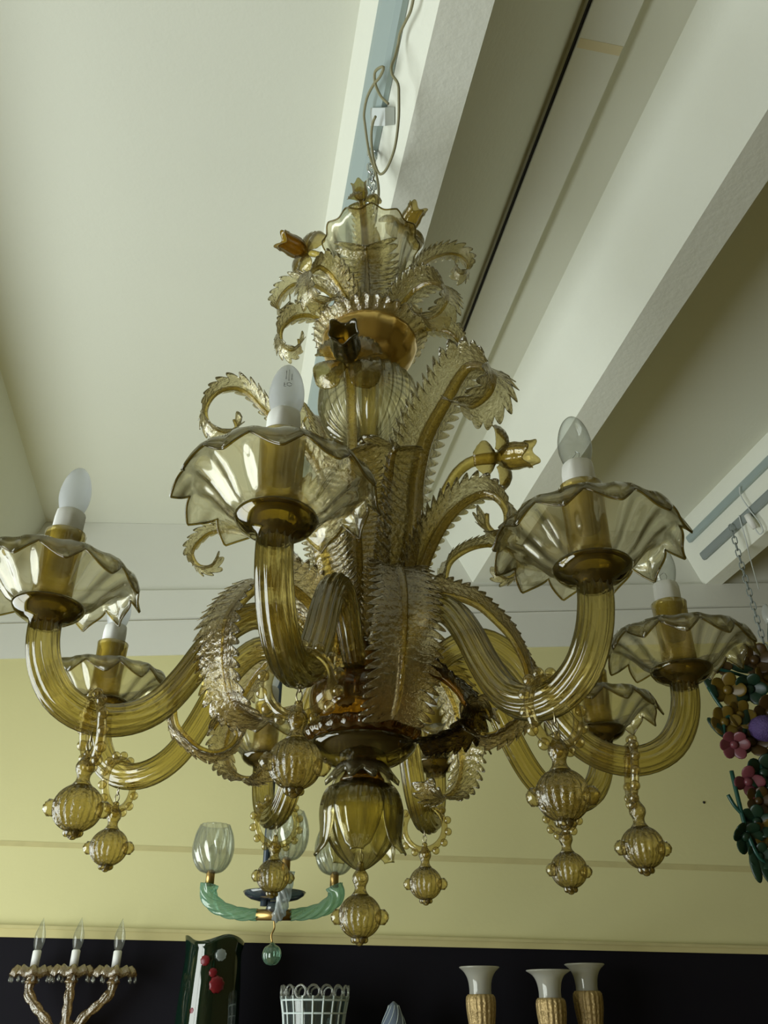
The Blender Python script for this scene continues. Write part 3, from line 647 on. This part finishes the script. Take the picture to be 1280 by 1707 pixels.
CB = [[(0.071, -0.352, 3.161), (0.065, -0.315, 3.16), (0.056, -0.288, 3.17), (0.048, -0.264, 3.178), (0.045, -0.242, 3.178), (.04, -.23, 3.16), (0.033, -0.222, 3.138), (0.035, -0.213, 3.129), (0.046, -0.208, 3.107), (0.048, -0.192, 3.095), (0.049, -0.152, 3.081), (0.044, -0.099, 3.073), (0.033, -0.054, 3.08), (0.024, -0.029, 3.09), (0.015, -0.015, 3.105), (0.007, -0.019, 3.122), (0.0, -0.037, 3.142), (-0.003, -0.067, 3.159), (0.0, -0.093, 3.161), (0.005, -0.109, 3.157)],
      [(0.029, -0.152, 3.133), (0.014, -0.149, 3.164), (0.003, -0.159, 3.19), (0.002, -0.176, 3.197), (0.013, -0.196, 3.182), (0.019, -0.202, 3.17), (0.012, -0.179, 3.178), (0.0, -0.154, 3.193), (-0.013, -0.117, 3.207), (-0.019, -0.08, 3.207), (-0.017, -0.066, 3.199), (-0.011, -0.036, 3.178), (-.004, -.020, 3.150), (.008, -.012, 3.110), (.014, -.008, 3.060), (.010, -.004, 3.000), (.004, 0, 2.955)]]
for c in CB:
    mk('loop', tube(spline(np.array(c)-np.array([0.03, -.1, 3.1]), 90), .0028, 8), M['cable'], cb)
c3 = empty('power_cable', (1.4, 1.42, 3.2), 'thin pale cable dangling from the rails at the right edge', 'cable')
for c in ([(1.369, 1.394, 3.285), (1.377, 1.418, 3.264), (1.399, 1.421, 3.201), (1.419, 1.418, 3.149), (1.429, 1.426, 3.116), (1.420, 1.440, 3.110), (1.400, 1.434, 3.160)], [(1.385, 1.480, 3.215), (1.394, 1.496, 3.182), (1.408, 1.52, 3.132), (1.424, 1.553, 3.074), (1.430, 1.56, 2.95)]):
    mk('loop', tube(spline(np.array(c)-np.array([1.4, 1.42, 3.2]), 40), .0022, 7), M['clamp'], c3)
tag(mk('junction_plug', tube(np.array([(1.392, 1.436, 3.190), (1.400, 1.438, 3.165), (1.410, 1.440, 3.135)]), [.012, .013, .010], 14), M['sleeve']), 'white plug dangling from the rail at the right edge', 'plug')

# ------------------------------------------------------------------ teal chandelier
TC = empty('teal_chandelier', (-.215, 1.2, 1.833), 'small teal glass chandelier with clear swirled shades behind the big one', 'chandelier')
mk('pole', tube([(-.028, 0, .02), (-.030, 0, .2), (-.030, 0, 1.0), (-.030, 0, ZT-1.833)], .0095, 16), M['pole'], TC)
mk('hub', tube([(-.045, 0, 0), (.042, 0, 0)], .013, 20), M['brass'], TC)
dv = lathe(shell([(.012, .028), (.035, .025), (.060, .030), (.074, .038), (.080, .046)], .002), 60, closed=True)
mk('dish', dv, M['blue'], TC, (-.003, 0, .006))
mk('dish_foot', lathe([(.014, .006), (.020, .014), (.016, .026), (.01, .032)], 24), M['blue'], TC, (-.003, 0, 0))
shade_vf = lathe(shell([(.008, 0), (.030, .010), (.046, .032), (.052, .062), (.048, .094), (.038, .118)], .002), 120, 12, .035, True, twist=0.0)
def sh_fn(i, a, r, z): return r*(1+.05*(1-2*abs(math.sin((14*a+z*75)/2)))), z
shade_vf = lathe(shell([tuple(p) for p in spline([(.008, 0), (.030, .008), (.046, .030), (.052, .062), (.048, .094), (.038, .120)], 24)], .002), 196, closed=True, fn=sh_fn)
def tarm(pts, mat, shade=True, shloc=None):
    P_ = spline(pts, 70)
    o = mk('arm', tube(P_, np.interp(np.linspace(0, 1, 70), [0, .5, 1], [.0125, .0155, .021]), 48, 6, .14, 30.0), mat, TC)
    if shade:
        e = P_[-1]; mk('socket', lathe([(.011, -.004), (.011, .030), (.006, .034)], 20), M['brass'], o, tuple(e))
        mk('shade', shade_vf, M['clear'], o, (e[0], e[1], e[2]+.024))
        mk('lamp', lathe([tuple(p) for p in spline([(.005, .0), (.007, .02), (.012, .04), (.010, .058), (.0001, .068)], 14)], 20), M['bulb_clear'], o, (e[0], e[1], e[2]+.03))
    return o
tarm([(-.042, 0, 0), (-.085, 0, .002), (-.130, 0, .012), (-.160, 0, .030), (-.172, 0, .052), (-.170, 0, .070)], M['teal'])
tarm([(.040, 0, 0), (.080, 0, .004), (.120, 0, .014), (.148, 0, .034), (.154, 0, .052), (.148, 0, .068)], M['teal'])
tarm([(.006, -.010, -.006), (.016, -.030, .000), (.024, -.060, .022), (.028, -.075, .055), (.028, -.078, .090)], M['ice'], True)
mk('wire', tube(spline([(0, 0, -.012), (.002, 0, -.03), (-.004, 0, -.045), (-.001, 0, -.062)], 16), .0022, 8), M['brass'], TC)
dr = mk('drop', lathe([tuple(p) for p in spline([(.0001, -.112), (.012, -.109), (.021, -.098), (.0225, -.086), (.018, -.073), (.007, -.066), (.004, -.062)], 22)], 64, 12, .03), M['green_ball'], TC)

# ------------------------------------------------------------------ flower chandelier at the right edge
FC = empty('flower_chandelier', (1.392, 1.545, 1.95), 'chandelier of coloured glass flowers and dark leaves at the right edge', 'chandelier')
fb = np.array([1.392, 1.545, 1.95])
mk('stem', tube([(0, 0, .68), (0, 0, .3), (0, 0, -.02)], .008, 12), M['f_stem'], FC)
def loc(p): return tuple(np.array(p)-fb)
def fstem(pts, r=.006): return mk('stem', tube(spline([loc(p) for p in pts], 20), r, 8), M['f_stem'], FC)
fstem([(1.141, 1.5, 2.554), (1.163, 1.5, 2.50), (1.20, 1.5, 2.44), (1.28, 1.52, 2.36), (1.39, 1.545, 2.30)])
fstem([(1.159, 1.5, 2.28), (1.161, 1.5, 2.198), (1.166, 1.5, 2.11), (1.19, 1.5, 2.02), (1.28, 1.52, 1.97), (1.39, 1.545, 1.98)], .007)
fstem([(1.132, 1.5, 2.207), (1.145, 1.5, 2.175), (1.163, 1.5, 2.15)])
fstem([(1.159, 1.5, 2.39), (1.172, 1.5, 2.437), (1.23, 1.5, 2.50), (1.32, 1.52, 2.52), (1.39, 1.545, 2.50)])
fstem([(1.18, 1.5, 2.62), (1.25, 1.5, 2.60), (1.33, 1.52, 2.58), (1.39, 1.545, 2.56)])
fstem([(1.256, 1.5, 2.30), (1.262, 1.5, 2.24), (1.30, 1.52, 2.16), (1.39, 1.545, 2.10)])
def gflower(p, mat, r=.045, n=5, seed=0, d=(-.1, -1, -.25)):
    rg = random.Random(seed); prts = []
    mt = aim((d[0]+rg.uniform(-.3, .3), d[1], d[2]+rg.uniform(-.3, .3)))
    o = mk('flower', xf(sphere(r*.28, 14, 10, fz=.7), mt), M[mat], FC, loc(p))
    for k in range(n):
        a = 2*PI*k/n+rg.uniform(-.2, .2)
        q = mt @ Matrix.Rotation(a, 4, 'Z') @ Matrix.Translation((r*.55, 0, 0)) @ Matrix.Rotation(-.45, 4, 'Y')
        mk('petal', xf([(x*r*.52, y*r*.42, z*r*.10) for x, y, z in sphere(1, 14, 8)[0]] and ([(x*r*.52, y*r*.42, z*r*.10+.06*r*(x*x)) for x, y, z in sphere(1, 14, 8)[0]], sphere(1, 14, 8)[1]), q), M[mat], o)
    return o
for i, (p, mt, r, n) in enumerate([((1.197, 1.5, 2.629), 'f_brown', .04, 5), ((1.320, 1.5, 2.652), 'f_brown', .06, 6), ((1.346, 1.5, 2.588), 'f_yellow', .05, 5), ((1.205, 1.5, 2.545), 'f_yellow', .058, 5),
        ((1.275, 1.49, 2.545), 'f_green', .055, 5), ((1.172, 1.5, 2.437), 'f_yellow', .052, 6), ((1.228, 1.5, 2.460), 'f_yellow', .05, 5), ((1.182, 1.49, 2.360), 'f_pink', .048, 6),
        ((1.245, 1.5, 2.375), 'f_brown', .058, 5), ((1.33, 1.5, 2.47), 'f_brown', .06, 6), ((1.205, 1.5, 2.247), 'f_pink', .05, 4), ((1.262, 1.5, 2.275), 'f_green', .06, 5), ((1.225, 1.5, 2.190), 'f_brown', .045, 5),
        ((1.262, 1.5, 2.180), 'f_green', .055, 5), ((1.205, 1.5, 2.128), 'f_green', .05, 5), ((1.161, 1.5, 2.085), 'f_green', .052, 6), ((1.226, 1.5, 2.093), 'f_yellow', .045, 5), ((1.190, 1.5, 2.030), 'f_green', .04, 5), ((1.30, 1.51, 2.10), 'f_brown', .06, 5)]):
    gflower(p, mt, r, n, i)
pf = mk('flower', sphere(.050, 30, 18, bump=.06, fz=.8), M['f_purple'], FC, loc((1.281, 1.46, 2.405)))
for i, (p, a) in enumerate([((1.150, 1.5, 2.56), 1.2), ((1.235, 1.5, 2.505), -.6), ((1.145, 1.5, 2.415), .9), ((1.24, 1.5, 2.44), 1.9), ((1.17, 1.5, 2.0), 1.5), ((1.20, 1.5, 1.985), 1.2), ((1.27, 1.5, 2.62), .2), ((1.30, 1.5, 2.33), .4)]):
    mk('leaf', xf(([(x*.045, y*.006, z*.016) for x, y, z in sphere(1, 14, 8)[0]], sphere(1, 14, 8)[1]), Matrix.Rotation(a, 4, 'Y')), M['f_green'], FC, loc(p))
mk('bulb', bulb_vf, M['bulb_frost'], FC, loc((1.405, 1.5, 2.66)))
mk('bulb_arm', tube(spline([loc((1.405, 1.5, 2.79)), loc((1.40, 1.52, 2.74)), loc((1.392, 1.545, 2.60))], 12), .006, 10), M['f_stem'], FC)

# ------------------------------------------------------------------ shelf and glassware along the black wall
ZS = 1.38
tag(mk('wall_shelf', boxvf(-.75, 1.1, 1.50, YW-.013, ZS-.03, ZS), M['shelf'], smooth=False), 'dark shelf board fixed to the black wall below the vases', 'shelf')
def trumpet_vase(x, y, zt, label, s=1.0):
    o = empty('trumpet_vase', (x, y, ZS), label, 'vase', 'gold and white trumpet vases')
    h = zt-ZS
    mk('base', lathe([tuple(p) for p in spline([(.001, 0), (.036, .002), (.034, .012), (.016, .03), (.012, .06), (.016, .10)], 24)], 40), M['gilt'], o)
    mk('body', lathe([tuple(p) for p in spline([(.014, .09), (.022, .14), (.034, h-.16), (.041, h-.115), (.0425, h-.085), (.040, h-.072), (.036, h-.069)], 28)], 120, 18, .03), M['gilt'], o)
    mk('rim', lathe(shell([tuple(p) for p in spline([(.033, h-.074), (.032, h-.055), (.036, h-.030), (.046, h-.012), (.060*s, h)], 18)], .0025), 60, closed=True), M['opal'], o)
trumpet_vase(.356, 1.68, 1.744, 'leftmost of three gold vases with white flared rims')
trumpet_vase(.556, 1.66, 1.735, 'middle of three gold vases with white flared rims', 1.08)
trumpet_vase(.680, 1.72, 1.755, 'rightmost of three gold vases with white flared rims, standing behind')

LV = empty('lattice_vase', (-.127, 1.68, ZS), 'clear vase with white lattice canes and scalloped rim', 'vase')
hz = 1.668-ZS
lp = spline([(.058, 0), (.070, .06), (.080, .16), (.088, .24), (.097, hz)], 24)
mk('body', lathe(shell([tuple(q) for q in lp], .003), 80, closed=True), M['lattice_body'], LV)
for k in range(20):
    a = 2*PI*k/20
    mk('upright_cane', tube([((q[0]+.001)*math.cos(a), (q[0]+.001)*math.sin(a), q[1]) for q in lp], .0028, 6), M['lattice'], LV)
for k in range(9):
    z = .02+k*(hz-.03)/8; r = np.interp(z, lp[:, 1], lp[:, 0])+.001
    mk('ring_cane', xf(torus(r, .0026, 48, 6), Matrix.Translation((0, 0, z))), M['lattice'], LV)
s0 = None
for k in range(16):
    a = 2*PI*k/16; q = (.0975*math.cos(a), .0975*math.sin(a), hz+.010)
    if s0 is None: s0 = mk('rim_loop', xf(torus(.016, .0032, 20, 7), Matrix.Rotation(PI/2, 4, 'Y')), M['clear'], LV, q); s0.rotation_euler = (0, 0, a)
    else: link_copy(s0, LV, q, (0, 0, a))
CN = empty('cone_bottle', (.102, 1.68, ZS), 'slate blue pointed glass cone with fine white lines', 'glass')
hc = 1.657-ZS
mk('body', lathe([tuple(p) for p in spline([(.001, 0), (.070, .0), (.068, .06), (.050, hc-.10), (.030, hc-.045), (.014, hc-.010), (.002, hc)], 24)], 48), M['cone'], CN)
for k in range(10):
    P_ = []
    for s in np.linspace(0, 1, 30):
        z = .04+(hc-.05)*s; r = np.interp(z, [0, .06, hc-.10, hc-.045, hc-.010, hc], [.07, .068, .05, .03, .014, .002])+.0006; a = 2*PI*k/10+3.0*s
        P_.append((r*math.cos(a), r*math.sin(a), z))
    mk('line', tube(P_, .0009, 5), M['lattice'], CN)
GV = empty('green_vase', (-.435, 1.70, ZS), 'tall dark green glass vase with red flower motifs', 'vase')
hg = 1.815-ZS
def gv_fn(i, a, r, z): return r*(1+.05*math.cos(4*a+.6)), z+(.010*math.cos(3*a+2.6) if abs(z-hg) < .02 else 0)
mk('body', lathe(shell([tuple(p) for p in spline([(.060, 0), (.080, .05), (.088, .20), (.084, .32), (.080, hg-.04), (.086, hg)], 30)], .004), 64, closed=True, fn=gv_fn), M['green_vase'], GV)
for i, (u, z, r) in enumerate([(.035, .315, .022), (-.01, .375, .014), (.04, .39, .016), (-.03, .25, .014), (.02, .345, .012)]):
    a = math.asin(u/.1)-PI/2
    q = mk('motif', xf([(x*r, y*r, zz*r*.35) for x, y, zz in sphere(1, 18, 10)[0]] and ([(x*r*(1+.07*math.sin(9*math.atan2(y, x))), y*r*(1+.07*math.sin(9*math.atan2(y, x))), zz*r*.35) for x, y, zz in sphere(1, 24, 10)[0]], sphere(1, 24, 10)[1]), aim((math.cos(a), math.sin(a), 0))), M['red'] if i != 2 else M['ice'], GV, (.086*math.cos(a), .086*math.sin(a), z))

# ------------------------------------------------------------------ three-light sconce at lower left
SX = -.865
SC = empty('wall_sconce', (SX, 1.78, 1.50), 'gold glass wall sconce with three clear candle bulbs at lower left', 'sconce')
mk('backplate', lathe([tuple(p) for p in spline([(.001, -.10), (.020, -.085), (.034, -.03), (.028, .03), (.014, .07), (.001, .08)], 20)], 36), M['sconce'], SC, (0, .06, .03))
mk('bracket', tube(spline([(0, .095, .02), (0, .05, .015), (0, 0, .02)], 12), .010, 12), M['brass'], SC)
def scarm(pts, ex, ez):
    o = mk('arm', tube(spline(pts, 60), .0095+.0045*np.abs(np.sin(np.linspace(0, 6*PI, 60)))**.7, 30, 6, .14, 14), M['sconce'], SC)
    def cf(i, a, r, z): return r*(1+.05*math.cos(10*a)), z+.004*math.cos(10*a)
    e = (ex, 0, ez)
    mk('cup', lathe(shell([(.012, -.012), (.030, .006), (.048, .012), (.058, .002), (.064, -.012)], .002), 80, closed=True, fn=cf), M['sconce'], o, e)
    mk('cup_foot', lathe([tuple(p) for p in spline([(.010, -.035), (.020, -.028), (.014, -.018), (.022, -.008)], 14)], 24, 8, .06), M['sconce'], o, e)
    mk('candle_sleeve', lathe([(.0125, .0), (.0125, .055), (.010, .058), (.001, .058)], 24), M['sleeve'], o, e)
    mk('bulb', lathe([tuple(p) for p in spline([(.008, .056), (.013, .066), (.0165, .085), (.0145, .105), (.008, .125), (.003, .140), (.0001, .148)], 20)], 24), M['bulb_clear'], o, e)
    d0 = None
    for k in range(9):
        a = 2*PI*k/9+.2; q = (ex+.063*math.cos(a), .063*math.sin(a), ez-.020)
        if d0 is None: d0 = mk('drop', lathe([tuple(p) for p in spline([(.0001, -.010), (.0045, -.006), (.0045, -.001), (.001, .009)], 8)], 10), M['clear'], o, q)
        else: link_copy(d0, o, q)
    return o
scarm([(0, 0, .03), (-.050, 0, .100), (-.100, 0, .150), (-.122, 0, .180), (-.120, 0, .225)], -.120, .232)
scarm([(0, 0, .0), (.002, 0, .10), (0, 0, .18), (-.002, 0, .225)], -.002, .234)
scarm([(0, 0, .03), (.050, 0, .110), (.095, 0, .150), (.122, 0, .180), (.125, 0, .225)], .125, .232)
